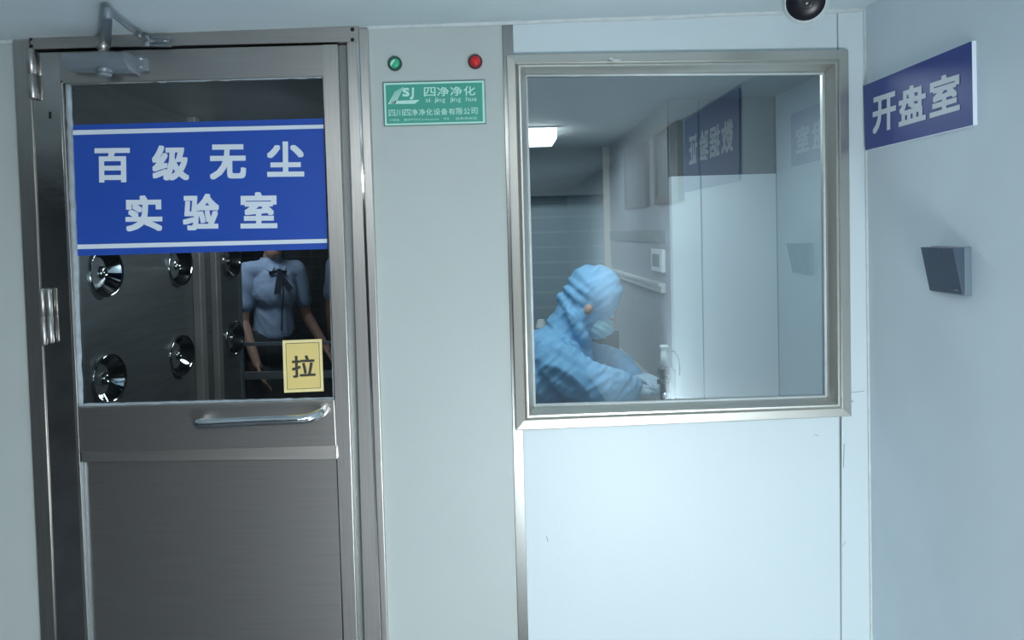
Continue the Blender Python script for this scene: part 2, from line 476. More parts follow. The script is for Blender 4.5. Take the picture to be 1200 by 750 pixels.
leaf = thing('door_leaf', loc=ORG[D_.name], parent=D_)
ztl = W(240, 56).z
b = NB(); vstrip(b, LE, LS, 0.01, ztl, YL, 0.03); obj('stile', b, M_polish, leaf, bevel=0.002)
b = NB(); vstrip(b, LS, LM, 0.01, W(75, 98).z, YL-0.004, 0.03); obj('edge_strip', b, M_steelV, leaf, bevel=0.0008)
b = NB(); vstrip(b, RS, GR0, 0.01, W(387, 53).z, YL, 0.03); obj('stile', b, M_steelV, leaf, bevel=0.002)
b = NB(); slab(b, [(47, 61.5), (377, 52.5), (379, 89), (74, 98)], YL, 0.03); obj('top_rail', b, M_steel, leaf, bevel=0.0015)
b = NB(); slab(b, [(92, 477.5), (391.5, 468.5), (394, 523.5), (94.5, 530)], YL-0.001, 0.03); obj('mid_rail', b, M_steel, leaf, bevel=0.0015)
b = NB(); slab(b, [(94.5, 530), (394, 523.5), (394.5, 537.5), (95.5, 541.5)], YL-0.010, 0.03); rl = obj('sloped_ledge', b, M_steel, leaf)
for v in rl.data.vertices:                       # upper edge set back: ledge shaped to face up and mirror the ceiling
    if v.co.y < 0 and v.co.z + ORG[rl.name].z > W(240, 532).z: v.co.y += 0.0045
b = NB(); slab(b, [(99, 541.5), (394.5, 537.5), (401.5, 728), (106, 728)], 0.0, 0.03)
for v in b.verts:
    if v.co.z < W(240, 700).z: v.co.z = 0.03
obj('kick_panel', b, M_steel, leaf, bevel=0.001)
b = NB(); slab(b, [(95.5, 541.5), (98.6, 541.5), (106, 728), (103, 728)], -0.008, 0.02)
for v in b.verts:
    if v.co.z < W(240, 700).z: v.co.z = 0.03
obj('glazing_bead', b, M_alu, leaf)
# glass, sealant
GC = [(76.5, 96), (380, 88), (391.5, 469), (92, 478)]
b = NB(); quad_face(b, [W(u, v, 0.006) for u, v in GC]); raw('glass_pane', b, M_glassD, leaf)
def bead(name, px0, px1, y, r, m, par, amp=0.0, n=40):
    a, c = W(*px0, y), W(*px1, y); pts = []
    for i in range(n+1):
        p = lerp(a, c, i/n); k = amp*noise.noise(Vector((i*0.9, px0[0], px0[1])))
        pts.append(p + Vector((k if abs(c.x-a.x) < abs(c.z-a.z) else 0, 0, k if abs(c.x-a.x) > abs(c.z-a.z) else 0)))
    bb = NB(); tube(bb, pts, r, 8); return obj(name, bb, m, par, smooth=True)
bead('sealant', (77, 97), (380, 89.5), 0.0, 0.005, M_seal, leaf, 0.003)
bead('sealant', (80, 99), (94.5, 476), 0.0, 0.008, M_seal, leaf, 0.003)
bead('sealant', (92, 475), (391, 467.5), -0.002, 0.005, M_seal, leaf, 0.002)
bead('sealant', (380, 91), (391, 467), 0.0, 0.0022, M_seal, leaf, 0.001)
# keyhole
b = NB(); slab(b, [(57, 131), (60, 131), (60, 139), (57, 139)], YL-0.001, YL+0.002); obj('keyhole', b, M_gap, leaf)
# hinges: knuckle barrels
def hinge(px_top, px_bot, r, name='hinge'):
    a, c = W(*px_top, YF-0.008), W(*px_bot, YF-0.008)
    bb = NB(); L = (c-a)
    n = L.length
    lathe(bb, a, L, [(0, 0), (0, r*0.7), (0.003, r), (n*0.49, r), (n*0.495, r*0.85), (n*0.505, r*0.85), (n*0.51, r), (n-0.003, r), (n, r*0.7), (n, 0)], 18)
    return obj(name, bb, M_hinge, D_, smooth=True)
hinge((35.5, 57), (39, 116), 0.0105)
hinge((49, 338), (52.5, 404.5), 0.0085); hinge((57, 338), (60.5, 402), 0.0075)
# pull handle
hy = YL
p0, p1 = W(231, 497, hy-0.055), W(372, 490, hy-0.055)
q0, q1 = W(239.5, 495.5, hy), W(377.5, 480, hy)
pts = [q0, lerp(q0, p0, 0.45)+Vector((-0.008, 0, 0)), p0 + Vector((0.0, 0.012, 0)), p0+Vector((0.018, 0.0, 0)), lerp(p0, p1, 0.5), p1+Vector((-0.035, 0.0, -0.002)), p1+Vector((-0.003, 0.016, 0.006)), lerp(q1, p1, 0.3)+Vector((0.004, 0, 0)), q1]
b = NB(); tube(b, catmull(pts, 6), 0.0125, 16)
hd = obj('pull_handle', b, M_chrome, D_, smooth=True); hd['label'] = 'polished chrome pull handle'
# door closer
cl = thing('door_closer', loc=W(107, 70, YL), parent=D_)
yb = -0.085
T0, T1, B1, B0 = W(70.5, 61.5, yb), W(146, 58.5, yb), W(149, 81, yb), W(73, 80, yb)
zt1, zb1 = T1.z, B1.z
prof = [(-0.012, 1.0), (-0.062, 1.0), (-0.08, 0.93), (-0.085, 0.6), (-0.083, 0.42), (-0.066, 0.1), (-0.045, 0.0), (-0.012, 0.0)]
xs0, xs1 = T0.x, T1.x
b = NB()
fa = [Vector((xs0, y, lerp(B0.z, T0.z, t)+0.002)) for y, t in prof]; fb = [Vector((xs1, y, lerp(B1.z, T1.z, t))) for y, t in prof]
hexa(b, fa, fb); obj('closer_body', b, M_alu, cl, bevel=0.002)
b = NB()
xe = W(161, 70, -0.03).x
fb2 = [Vector((xe, min(-0.012, y*0.45), lerp(B1.z-0.006, T1.z-0.006, t))) for y, t in prof]
hexa(b, fb, fb2); obj('end_cap', b, M_alu, cl, bevel=0.0015)
b = NB(); slab(b, [(160, 64), (170.5, 67.5), (171, 82), (160.5, 83)], -0.034, YL); obj('mounting_plate', b, M_alu, cl, bevel=0.001)
for v in (69.5, 79):
    b = NB(); lathe(b, W(165.8, v, -0.034), (0, -1, 0), [(0, 0.0045), (0.002, 0.0045), (0.003, 0.003), (0.001, 0.0025), (0.001, 0)], 14); obj('screw', b, M_chrome, cl, smooth=True)
sp = W(122, 83, -0.055)
b = NB(); lathe(b, (sp.x, -0.055, sp.z+0.006), (0, 0, -1), [(0, 0.019), (0.009, 0.020), (0.010, 0.017), (0.012, 0.017), (0.013, 0.020), (0.019, 0.017), (0.022, 0.008), (0.022, 0)], 24); obj('spindle_cap', b, M_alu, cl, smooth=True)
ztop = T1.z
b = NB(); lathe(b, (sp.x, -0.055, ztop-0.002), (0, 0, 1), [(0, 0.015), (0.006, 0.015), (0.008, 0.012), (0.011, 0.012), (0.012, 0.0155), (0.030, 0.0155), (0.033, 0.012), (0.033, 0.0)], 24); obj('spindle', b, M_hinge, cl, smooth=True)
# arms: a flat lever out to the elbow, a thin rod back to the bracket on the head bar
ye = -0.33
elb = W(126, 9, ye); elb.z = min(elb.z, ZC-0.03)
root = Vector((sp.x, -0.055, ztop+0.026))
def flatbar(bm, a, c, w0, w1, t):
    d = (c-a).normalized(); s = d.cross(Vector((0, 0, 1))).normalized(); n = s.cross(d)
    f = [a+s*w0+n*t, c+s*w1+n*t, c-s*w1+n*t, a-s*w0+n*t]
    return hexa(bm, f, [p-n*2*t for p in f])
b = NB(); flatbar(b, root+Vector((0, 0.012, 0)), elb, 0.014, 0.010, 0.004); obj('main_arm', b, M_alud, cl, bevel=0.0015)
b = NB(); lathe(b, elb+Vector((0, 0, -0.012)), (0, 0, 1), [(0, 0), (0, 0.008), (0.004, 0.010), (0.02, 0.010), (0.026, 0.008), (0.028, 0)], 18); obj('elbow_joint', b, M_alu, cl, smooth=True)
bk = W(172, 47.5, -0.045)
b = NB(); tube(b, [elb+Vector((0, 0, 0.006)), lerp(elb, bk, 0.5), bk], 0.0048, 10); tube(b, [lerp(elb, bk, 0.72), lerp(elb, bk, 0.8)], 0.0075, 10)
obj('forearm_rod', b, M_alud, cl, smooth=True)
b = NB(); slab(b, [(176, 43.8), (198, 44), (198.6, 53), (176.5, 52.5)], YF-0.007, YF); slab(b, [(177, 43), (198, 43.2), (198, 44.4), (177, 44.4)], YF-0.02, YF); slab(b, [(177, 51.6), (198, 52.2), (198, 53.4), (177, 53)], YF-0.02, YF)
capsule(b, bk+Vector((0, -0.001, -0.008)), bk+Vector((0, -0.001, 0.008)), 0.008, 0.008)
capsule(b, bk, W(180, 48, YF-0.012), 0.006, 0.006)
obj('arm_bracket', b, M_alu, cl, bevel=0.0006)
b = NB(); lathe(b, W(194, 48.5, YF-0.007), (0, -1, 0), [(0, 0.0045), (0.002, 0.0045), (0.003, 0.003), (0.001, 0.0025), (0.001, 0)], 14); obj('screw', b, M_chrome, cl, smooth=True)

# ------------------------------------------------------------------ blue sign on the door glass
def crop(x, y, ox, oy, k): return (ox+x/k, oy+y/k)
ysg = 0.003
sg = thing('door_sign', 'large blue banner sign with white Chinese lettering stuck on the steel door glass', 'sign', W(232, 300, ysg))
def DQ(pts, y): return [W(*crop(a, c, 80, 130, 3.75), y) for a, c in pts]
b = NB(); f = [W(82, 146.5, ysg), W(379.3, 138.6, ysg), W(383.6, 291.8, ysg), W(88, 300, ysg)]
hexa(b, f, [Vector((p.x, ysg+0.002, p.z)) for p in f]); obj('banner', b, M_blue, sg)
yl = ysg-0.0006
b = NB()
quad_face(b, DQ([(14, 85), (1122, 60), (1122, 77), (16, 106)], yl))
quad_face(b, DQ([(20, 588), (1137, 562), (1137, 580), (21, 608)], yl)); raw('stripe', b, M_white, sg)
b = NB()
for ch, x0, x1, y0, y1 in (('百', 115, 270, 162, 315), ('级', 367, 530, 150, 307), ('无', 620, 780, 146, 302), ('尘', 872, 1035, 133, 290),
                           ('实', 250, 412, 370, 530), ('验', 502, 662, 363, 525), ('室', 755, 917, 355, 517)):
    t = 1.9
    put(b, ch, DQ([(x0, y0+t), (x1, y0-t+2), (x1+2, y1-t), (x0+2, y1+t-2)], yl), 0.034)
raw('lettering', b, M_white, sg)
# pull label
ps = thing('pull_sign', 'small yellow pull label with one Chinese character on lower door glass', 'sign', W(355, 461, 0.003))
b = NB(); f = [W(331, 399, 0.003), W(377, 397.3, 0.003), W(379.2, 458.3, 0.003), W(333, 460.3, 0.003)]
hexa(b, f, [Vector((p.x, 0.005, p.z)) for p in f]); obj('card', b, M_yeld, ps)
b = NB(); quad_face(b, [W(334.5, 402.5, 0.0025), W(374, 401, 0.0025), W(376, 455, 0.0025), W(336.5, 456.7, 0.0025)]); raw('border', b, M_ink, ps)
b = NB(); quad_face(b, [W(335.1, 403.1, 0.002), W(373.4, 401.6, 0.002), W(375.4, 454.4, 0.002), W(337.1, 456.1, 0.002)]); raw('card_face', b, M_yel, ps)
b = NB(); put(b, '拉', [W(341.5, 417, 0.0015), W(369, 416, 0.0015), W(370, 441.5, 0.0015), W(342.5, 443, 0.0015)], 0.02); raw('lettering', b, M_ink, ps)

# ------------------------------------------------------------------ centre panel: two lamps, company plate
def pilot(name, label, u, v, mr, ml, hi=None):
    c = W(u, v, 0)
    t = thing(name, label, 'indicator light', c)
    b = NB(); lathe(b, c, (0, -1, 0), [(0, 0), (0, 0.0185), (0.006, 0.0185), (0.009, 0.0155), (0.009, 0.012), (0.004, 0.012), (0.004, 0)], 30); obj('bezel', b, mr, t, smooth=False)
    b = NB(); lathe(b, c+Vector((0, -0.004, 0)), (0, -1, 0), [(0, 0), (0, 0.0128), (0.009, 0.0128), (0.013, 0.010), (0.0145, 0.006), (0.015, 0)], 30); obj('lens', b, ml, t, smooth=True)
    return t
pg = pilot('indicator_lamp', 'round green indicator lamp high on the grey panel beside the door', 463, 75, M_dgrn, M_grn)
c = W(463, 75, -0.0240)
b = NB()
pts = [c+Vector((0.0122*math.cos(a), 0.004, 0.0122*math.sin(a))) for a in [R(x) for x in range(85, 215, 10)]]
b.faces.new([b.verts.new(p-Vector((0, 0.001, 0))) for p in pts]); raw('pale_segment', b, M_mint, pg)  # flat pale mint segment over the upper left of the lens
pilot('indicator_lamp', 'round red indicator lamp above the right end of the green plate', 557, 72.8, M_dred, M_red)

cp = thing('company_plate', 'green company name plate with pale border and Chinese lettering on grey panel', 'sign', W(509, 147, 0))
def PQ(pts, y): return [W(*crop(a, c, 440, 85, 8.571), y) for a, c in pts]
b = NB(); f = PQ([(72, 98), (1100, 72), (1112, 515), (85, 540)], -0.004); hexa(b, f, [Vector((p.x, 0.003, p.z)) for p in f]); obj('plate', b, M_rim, cp)
b = NB(); quad_face(b, PQ([(82, 106), (1091, 80), (1103, 508), (95, 533)], -0.0045)); raw('border', b, M_mint, cp)
b = NB(); quad_face(b, PQ([(102, 126), (1070, 100), (1080, 490), (114, 514)], -0.005)); raw('plate_face', b, M_sgreen, cp)
yl = -0.0056
b = NB()
sh = -0.0255
def row(bm, txt, x0, x1, y0, y1, bold, widths=None, yy=yl):
    n = len(txt); cell = (x1-x0)/n
    for i, ch in enumerate(txt):
        if ch == ' ': continue
        a0, a1 = x0+cell*(i+0.06), x0+cell*(i+0.94)
        t0 = sh*(a0-x0); t1 = sh*(a1-x0)
        put(bm, ch, PQ([(a0, y0+t0), (a1, y0+t1), (a1+1, y1+t1), (a0+1, y1+t0)], yy), bold)
def words(bm, parts, yb, hx, yy=yl, bold=0.006, x_ref=500):   # latin words, laid letter by letter
    for txt, x0, x1 in parts:
        wd = {'i': 0.45, 'j': 0.5, 'l': 0.4, '.': 0.4, '1': 0.7, ':': 0.4}
        tot = sum(wd.get(c, 1) for c in txt); x = x0
        for c in txt:
            w = (x1-x0)*wd.get(c, 1)/tot
            a0, a1 = x+w*0.1, x+w*0.9; t = sh*(x-x_ref)
            top = yb-hx*(1.45 if c in 'ijh' or c.isdigit() or c.isupper() else (0.3 if c in '.:' else 1.0)); bot = yb+(hx*0.42 if c in 'gj' else 0)
            put(bm, c, PQ([(a0, top+t), (a1, top+t), (a1, bot+t), (a0, bot+t)], yy), bold); x += w
row(b, '四净净化', 478, 1010, 148, 242, 0.014)
words(b, [('si', 500, 552), ('jing', 592, 705), ('jing', 748, 862), ('hua', 905, 1022)], 299, 32)
row(b, '四川四净净化设备有限公司', 128, 1030, 374, 440, 0.010)
words(b, [('QQ', 140, 178)], 488, 16, bold=0.004, x_ref=140); row(b, '邮箱', 180, 240, 466, 490, 0.002)
words(b, [('105979372', 290, 455), ('@qq.com', 460, 640)], 486, 15, bold=0.004, x_ref=290)
row(b, '地址', 680, 745, 452, 474, 0.002); row(b, '成都高新区', 800, 1025, 450, 474, 0.002)
# emblem: swept pages and the letters
for k in range(4):
    x = 128+k*19
    quad_face(b, PQ([(x+70+k*5, 190-k*14), (x+82+k*5, 183-k*14), (x+16, 312), (x, 316)], yl))
quad_face(b, PQ([(128, 318), (200, 283), (445, 274), (395, 314)], yl))
put(b, 'S', PQ([(270, 155), (340, 152), (342, 240), (272, 243)], yl), 0.06)
put(b, 'J', PQ([(342, 153), (388, 151), (384, 268), (346, 272)], yl), 0.06)
raw('lettering', b, M_mint, cp)

# ------------------------------------------------------------------ window
win = thing('window_1', kind='structure', loc=W(800, 495, 0))
OC = [(593.5, 65.5), (991.5, 59.8), (995, 486.3), (604.5, 503)]
IC = [(616.5, 88.5), (965, 86), (968, 464.5), (626.5, 475.5)]
prof = [(0, 0.0), (0, -0.014), (0.03, -0.0155), (0.42, -0.0185), (0.44, -0.017), (0.50, -0.021), (0.60, -0.0265), (0.68, -0.0265), (0.78, -0.019), (0.90, -0.006), (0.96, 0.004), (1.0, 0.006), (1.0, 0.03)]
O3 = [W(u, v, 0) for u, v in OC]; I3 = [W(u, v, 0.006) for u, v in IC]
sides = ('top', 'right', 'bottom', 'left')
for i in range(4):
    j = (i+1) % 4
    b = NB(); ra, rb = [], []
    for t, y in prof:
        pa, pb = lerp(O3[i], I3[i], t), lerp(O3[j], I3[j], t)
        ra.append(b.verts.new((pa.x, y, pa.z))); rb.append(b.verts.new((pb.x, y, pb.z)))
    for k in range(len(prof)-1): b.faces.new((ra[k], rb[k], rb[k+1], ra[k+1]))
    o = obj('window_frame', b, M_frameW, win)
    for p in o.data.polygons: p.use_smooth = True
    md = o.modifiers.new('split', 'EDGE_SPLIT'); md.split_angle = R(28)
b = NB(); quad_face(b, [W(u, v, 0.012) for u, v in [(612, 84), (969, 82), (972, 468), (622, 480)]]); raw('glass_pane', b, M_glassW, win)
b = NB()
for i in range(4):
    a, c = W(*IC[i], 0.004), W(*IC[(i+1) % 4], 0.004)
    tube(b, [a, lerp(a, c, 0.5), c], 0.0032, 8)
obj('gasket', b, M_sealw, win, smooth=True)
# blob of sealant on the frame top
b = NB(); ell(b, W(722, 70.5, -0.024), 0.012, 0.003, 0.0035); ell(b, W(716, 68.5, -0.022), 0.007, 0.003, 0.004); obj('sealant_smear', b, M_sealw, win, smooth=True)

# ------------------------------------------------------------------ right wall: room sign, switch
xs = XR-0.010
rs = thing('room_sign', 'blue acrylic sign with three white Chinese characters on the right wall', 'sign', S(1075, 160, XR))
px = [(1011.5, 100.8), (1138.8, 48), (1140.3, 146.5), (1014, 176.3)]
b = NB(); slabS(b, px, xs+0.002, XR); obj('sign_panel', b, M_white, rs)
b = NB(); quad_face(b, [S(u, v, xs+0.001) for u, v in px]); raw('sign_face', b, M_blueR, rs)
def RQ(pts): return [S(*crop(a, c, 880, 0, 3.75), xs) for a, c in pts]
b = NB()
for ch, x0, x1 in (('开', 535, 637), ('盘', 649, 768), ('室', 785, 918)):
    tp = lambda x: 430-0.326*(x-537); bt = lambda x: 590-0.285*(x-540)
    put(b, ch, RQ([(x0, tp(x0)), (x1, tp(x1)), (x1, bt(x1)), (x0, bt(x0))]), 0.032)
raw('lettering', b, M_white, rs)
# rocker switch
sw = thing('light_switch', 'dark grey two-rocker light switch on the right wall', 'light switch', S(1117, 347, XR))
c0, c1 = S(1100, 288.5, XR), S(1139, 290, XR)
ya, yb2 = S(1099, 318, XR).y, S(1139, 318, XR).y
zt2, zb2 = S(1139, 289, XR).z, S(1139, 346.5, XR).z
b = NB(); box(b, XR-0.014, XR, yb2, ya, zb2, zt2); obj('back_plate', b, M_sws, sw, bevel=0.002)
ym = (ya+yb2)/2
for y0, y1 in ((ya-0.001, ym+0.0006), (ym-0.0006, yb2+0.001)):
    f = [Vector((XR-0.036, y0, zt2-0.002)), Vector((XR-0.036, y1, zt2-0.002)), Vector((XR-0.018, y1, zb2+0.002)), Vector((XR-0.018, y0, zb2+0.002))]
    b = NB(); hexa(b, f, [Vector((XR-0.012, p.y, p.z)) for p in f]); o = obj('rocker', b, M_swf, sw, bevel=0.001)
zz = zb2+0.010
b = NB(); quad_face(b, [Vector((XR-0.0205-0.0015, yb2+0.026, zz+0.002)), Vector((XR-0.0205-0.0015, yb2+0.008, zz+0.002)), Vector((XR-0.0195-0.0015, yb2+0.008, zz-0.001)), Vector((XR-0.0195-0.0015, yb2+0.026, zz-0.001))]); raw('logo_mark', b, M_sws, sw)

# ------------------------------------------------------------------ ceiling camera
yc = -0.26
cc = W(944, 1, yc); cc.z = min(cc.z, ZC-0.028)
sec = thing('security_camera', 'white ball security camera with dark lens face on the ceiling by the right corner', 'security camera', (cc.x, cc.y, ZC))
toc = (CAM-cc); toc.z -= 0.1; toc.normalize()
b = NB(); lathe(b, (cc.x, cc.y+0.006, ZC), (0, 0, -1), [(0, 0), (0, 0.056), (0.010, 0.056), (0.020, 0.052), (0.024, 0.044), (0.024, 0)], 40); obj('mounting_ring', b, M_wplast, sec, smooth=False)
rb = 0.050
pr = [(-rb, 0)] + [(-rb*math.cos(a), rb*math.sin(a)) for a in [math.pi*k/20 for k in range(1, 14)]] + [(0.030, 0.0425), (0.032, 0.041), (0.028, 0.0405)]
b = NB(); lathe(b, cc, toc, pr, 40); obj('ball_housing', b, M_wplast, sec, smooth=True)
b = NB(); lathe(b, cc, toc, [(0.026, 0.0415), (0.030, 0.038), (0.034, 0.028), (0.036, 0.016), (0.036, 0)], 40); fp = obj('front_cover', b, M_lens, sec, smooth=True)
b = NB(); lathe(b, cc+toc*0.034, toc, [(0, 0.017), (0.0035, 0.016), (0.004, 0.012), (0.003, 0.010), (0.0045, 0.005), (0.005, 0)], 30); obj('lens', b, M_lensc, sec, smooth=True)

# ------------------------------------------------------------------ corridor things mirrored in the window glass
yg = 0.012
def mir(u, v): p = S(u, v, XR); return Vector((p.x, 2*yg-p.y, p.z))
vs = thing('room_sign', 'blue sign with four white characters farther along the right wall, mirrored in the window', 'sign', mir(838, 215))
q = [mir(868.5, 106.5), mir(804, 143.5), mir(804, 225), mir(868.5, 211)]
q[0].z = q[1].z = ZC-0.01; zz = (q[2].z+q[3].z)/2; q[2].z = q[3].z = zz
b = NB(); f = [Vector((XR-0.008, p.y, p.z)) for p in q]; hexa(b, f, [Vector((XR, p.y, p.z)) for p in f]); obj('sign_panel', b, M_blueR, vs)
def MQ(pts):
    out = [mir(*crop(a, c, 795, 100, 6.82)) for a, c in pts]
    return [Vector((XR-0.009, p.y, p.z)) for p in out]
b = NB()
for ch, x0, x1 in (('证', 100, 166), ('验', 184, 255), ('据', 266, 350), ('数', 360, 455)):
    tp = lambda x: 405-0.42*(x-100); bt = lambda x: 642-0.33*(x-100)
    put(b, ch, MQ([(x1, tp(x1)), (x0, tp(x0)), (x0, bt(x0)), (x1, bt(x1))]), 0.03)
raw('lettering', b, M_white, vs)
for (u0, u1, vb, lab) in ((773, 802, 240, 'framed grey board on the right wall beside the four-character sign, mirrored in the window glass'),
                          (737, 762, 246, 'framed grey board further along the corridor wall, mirrored in window glass behind the nearer board')):
    a, c = mir(u0, vb), mir(u1, vb)
    ylo, yhi = min(a.y, c.y), max(a.y, c.y)
    t = thing('framed_board', lab, 'notice board', (XR, (ylo+yhi)/2, a.z), group='framed boards mirrored in the window')
    b = NB(); box(b, XR-0.02, XR, ylo+0.05, yhi-0.05, a.z+0.04, ZC-0.03); obj('board', b, M_plaq, t)
    b = NB()
    box(b, XR-0.03, XR, ylo, ylo+0.05, a.z, ZC-0.005); box(b, XR-0.03, XR, yhi-0.05, yhi, a.z, ZC-0.005)
    box(b, XR-0.03, XR, ylo+0.05, yhi-0.05, a.z, a.z+0.04); box(b, XR-0.03, XR, ylo+0.05, yhi-0.05, ZC-0.03, ZC-0.005)
    obj('board_frame', b, M_wood, t)
lamp = thing('ceiling_lamp', 'bright flat ceiling lamp panel over the corridor, mirrored at upper left of the window', 'ceiling lamp', (-0.12, -2.35, ZC))
b = NB(); box(b, -0.62, 0.34, -2.58, -2.12, ZC-0.008, ZC); obj('lamp_housing', b, M_wplast, lamp)
b = NB(); box(b, -0.60, 0.32, -2.56, -2.14, ZC-0.06, ZC-0.0085); obj('diffuser', b, M_emit, lamp)

# ------------------------------------------------------------------ laboratory behind the window
LY = 1.4                                          # plane of the white front panel
XP = W(788, 276, LY).x; XS = W(911, 276, LY).x; ZP = W(850, 205, LY).z
LB = 3.5
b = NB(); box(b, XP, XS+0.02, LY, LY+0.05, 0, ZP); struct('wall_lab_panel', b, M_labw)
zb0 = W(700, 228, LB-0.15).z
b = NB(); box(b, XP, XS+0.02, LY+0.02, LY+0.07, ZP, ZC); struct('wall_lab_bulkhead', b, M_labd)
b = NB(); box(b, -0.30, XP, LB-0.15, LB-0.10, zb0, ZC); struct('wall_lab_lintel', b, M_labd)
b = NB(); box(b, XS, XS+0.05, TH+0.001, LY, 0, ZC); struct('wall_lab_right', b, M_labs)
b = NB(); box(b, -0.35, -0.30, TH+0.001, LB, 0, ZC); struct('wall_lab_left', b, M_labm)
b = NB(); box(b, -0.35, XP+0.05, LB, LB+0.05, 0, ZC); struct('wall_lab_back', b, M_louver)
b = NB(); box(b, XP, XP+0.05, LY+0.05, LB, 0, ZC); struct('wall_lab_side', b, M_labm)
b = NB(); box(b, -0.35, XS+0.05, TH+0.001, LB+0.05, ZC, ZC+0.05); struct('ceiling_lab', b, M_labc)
# joints between the panels
b = NB(); bs = NB()
for u in (724.5, 820, 910):
    x = W(u, 150, LY).x; w = 0.002 if u < 900 else 0.006
    z0 = 0 if u > 790 else zb0
    yy = LY-0.002
    if u < 790: continue
    else: box(b, x-w, x+w, yy, LY, z0, ZP); box(bs, x-w, x+w, LY+0.017, LY+0.02, ZP, ZC)
struct('trim_7', b, M_seam); struct('trim_12', bs, M_darkseam)
b = NB(); box(b, XP-0.04, XP-0.001, LB-0.19, LB-0.151, 0, ZC); struct('trim_8', b, M_tan)
# rails along the side wall
za = S(750, 328.5, XP).z
b = NB(); box(b, XP-0.02, XP, LY+0.16, LB-0.05, za-0.02, za+0.02); box(b, XP-0.03, XP-0.02, LY+0.16, LB-0.05, za+0.008, za+0.02); struct('trim_9', b, M_rail)
za2 = S(750, 276.5, XP).z
b = NB(); box(b, XP-0.006, XP, LY+0.16, LB-0.05, za2-0.028, za2+0.028); struct('trim_10', b, M_raild)
so = thing('wall_socket', 'white square wall control plate behind the masked worker', 'wall socket', S(773, 316, XP))
y0, y1 = S(767, 305, XP).y, S(780, 305, XP).y
zt3, zb3 = S(773, 292, XP).z, S(773, 318, XP).z
b = NB(); box(b, XP-0.016, XP, y1, y0, zb3, zt3); obj('plate', b, M_wplast, so, bevel=0.003)
b = NB(); box(b, XP-0.018, XP-0.016, y1+0.06, y0-0.04, zb3+0.022, zt3-0.022); obj('screen', b, M_raild, so)

# bench
BX0, BX1, BY0, BY1, BZ = 0.40, XP-0.002, 0.75, LB-0.25, 0.80
bn = thing('lab_bench', 'grey lab workbench under the hands of the masked worker', 'workbench', ((BX0+BX1)/2, (BY0+BY1)/2, 0))
b = NB(); box(b, BX0, BX1, BY0, LY-0.01, BZ-0.035, BZ); box(b, BX0, BX1, LY-0.01, BY1, BZ-0.035, BZ); obj('worktop', b, M_bench, bn)
for x in (BX0+0.03, BX1-0.06):
    for y in (BY0+0.04, BY1-0.08):
        b = NB(); box(b, x, x+0.035, y, y+0.035, 0, BZ-0.035); obj('leg', b, M_alu, bn)
# instrument with a clear tube
dx, dy = W(779, 450, 1.18).x, 1.18
ins = thing('lab_instrument', 'small black bench instrument with a clear white topped tube in front of worker', 'lab instrument', (dx, dy, BZ))
b = NB(); box(b, dx-0.035, dx+0.035, dy-0.04, dy+0.04, BZ+0.001, BZ+0.03); obj('base', b, M_raild, ins, bevel=0.003)
zA = W(779, 429, dy).z; zB = W(779, 404.5, dy).z
b = NB(); box(b, dx-0.018, dx+0.016, dy-0.015, dy+0.02, BZ+0.03, zA-0.07)
lathe(b, (dx-0.004, dy, zA-0.07), (0, 0, 1), [(0, 0), (0, 0.026), (0.018, 0.026), (0.02, 0.018), (0.035, 0.018), (0.037, 0.025), (0.06, 0.023), (0.07, 0.016), (0.07, 0)], 24)
obj('motor_body', b, M_black, ins, bevel=0.002)
b = NB(); lathe(b, (dx, dy, zA), (0, 0, 1), [(0, 0), (0, 0.015), (0.05, 0.014), (0.055, 0.012), (zB-zA-0.012, 0.013), (zB-zA-0.01, 0.016), (zB-zA, 0.016), (zB-zA, 0)], 24); obj('tube', b, M_wplast, ins, smooth=True)
b = NB(); box(b, dx+0.02, dx+0.04, dy-0.02, dy+0.02, BZ+0.03, zA-0.01); obj('column', b, M_raild, ins, bevel=0.002)
b = NB(); lathe(b, (dx-0.004, dy-0.034, BZ+0.055), (0, -1, 0), [(0, 0.014), (0.01, 0.014), (0.014, 0.008), (0.014, 0)], 16); obj('clamp_knob', b, M_chrome, ins, smooth=True)
b = NB(); pp = [(786, 411.5), (791, 412), (795, 420), (796.5, 432), (796, 440)]
tube(b, catmull([W(u, v, dy-0.02) for u, v in pp], 6), 0.0022, 8); obj('cable', b, M_cable, ins, smooth=True)
# black equipment box at the back of the bench
ex = thing('equipment_box', 'black instrument case with tiny lights on the bench behind the worker chin', 'equipment box', (0.52, 2.0, BZ))
b = NB(); box(b, 0.44, 0.58, 1.93, 2.15, BZ+0.004, 1.02); obj('case', b, M_black, ex, bevel=0.006)
for x in (0.49, 0.53, 0.55):
    b = NB(); ell(b, (x, 1.929, 0.90), 0.005, 0.002, 0.004); obj('indicator_dot', b, M_wplast, ex, smooth=True)
b = NB(); box(b, 0.45, 0.57, 1.94, 2.14, BZ, BZ+0.004); obj('foot_pad', b, M_raild, ex)
# tray and loose cable
b = NB(); box(b, 0.50, 0.62, 1.58, 1.74, BZ+0.001, BZ+0.035)
bmesh.ops.bevel(b, geom=b.edges[:], offset=0.004, segments=2, affect='EDGES')
tag(obj('parts_tray', b, M_tray), 'small brown tray on the bench beyond the gloved hands', 'tray')
b = NB(); pp = [(0.62, 2.3, BZ+0.006), (0.63, 2.1, BZ+0.006), (0.68, 2.0, BZ+0.006), (0.70, 1.85, BZ+0.006), (0.64, 1.8, BZ+0.006), (0.69, 1.66, BZ+0.006)]
tube(b, catmull(pp, 8), 0.004, 8)
tag(obj('loose_cable', b, M_cable, smooth=True), 'thin grey cable lying looped on the bench top', 'cable')
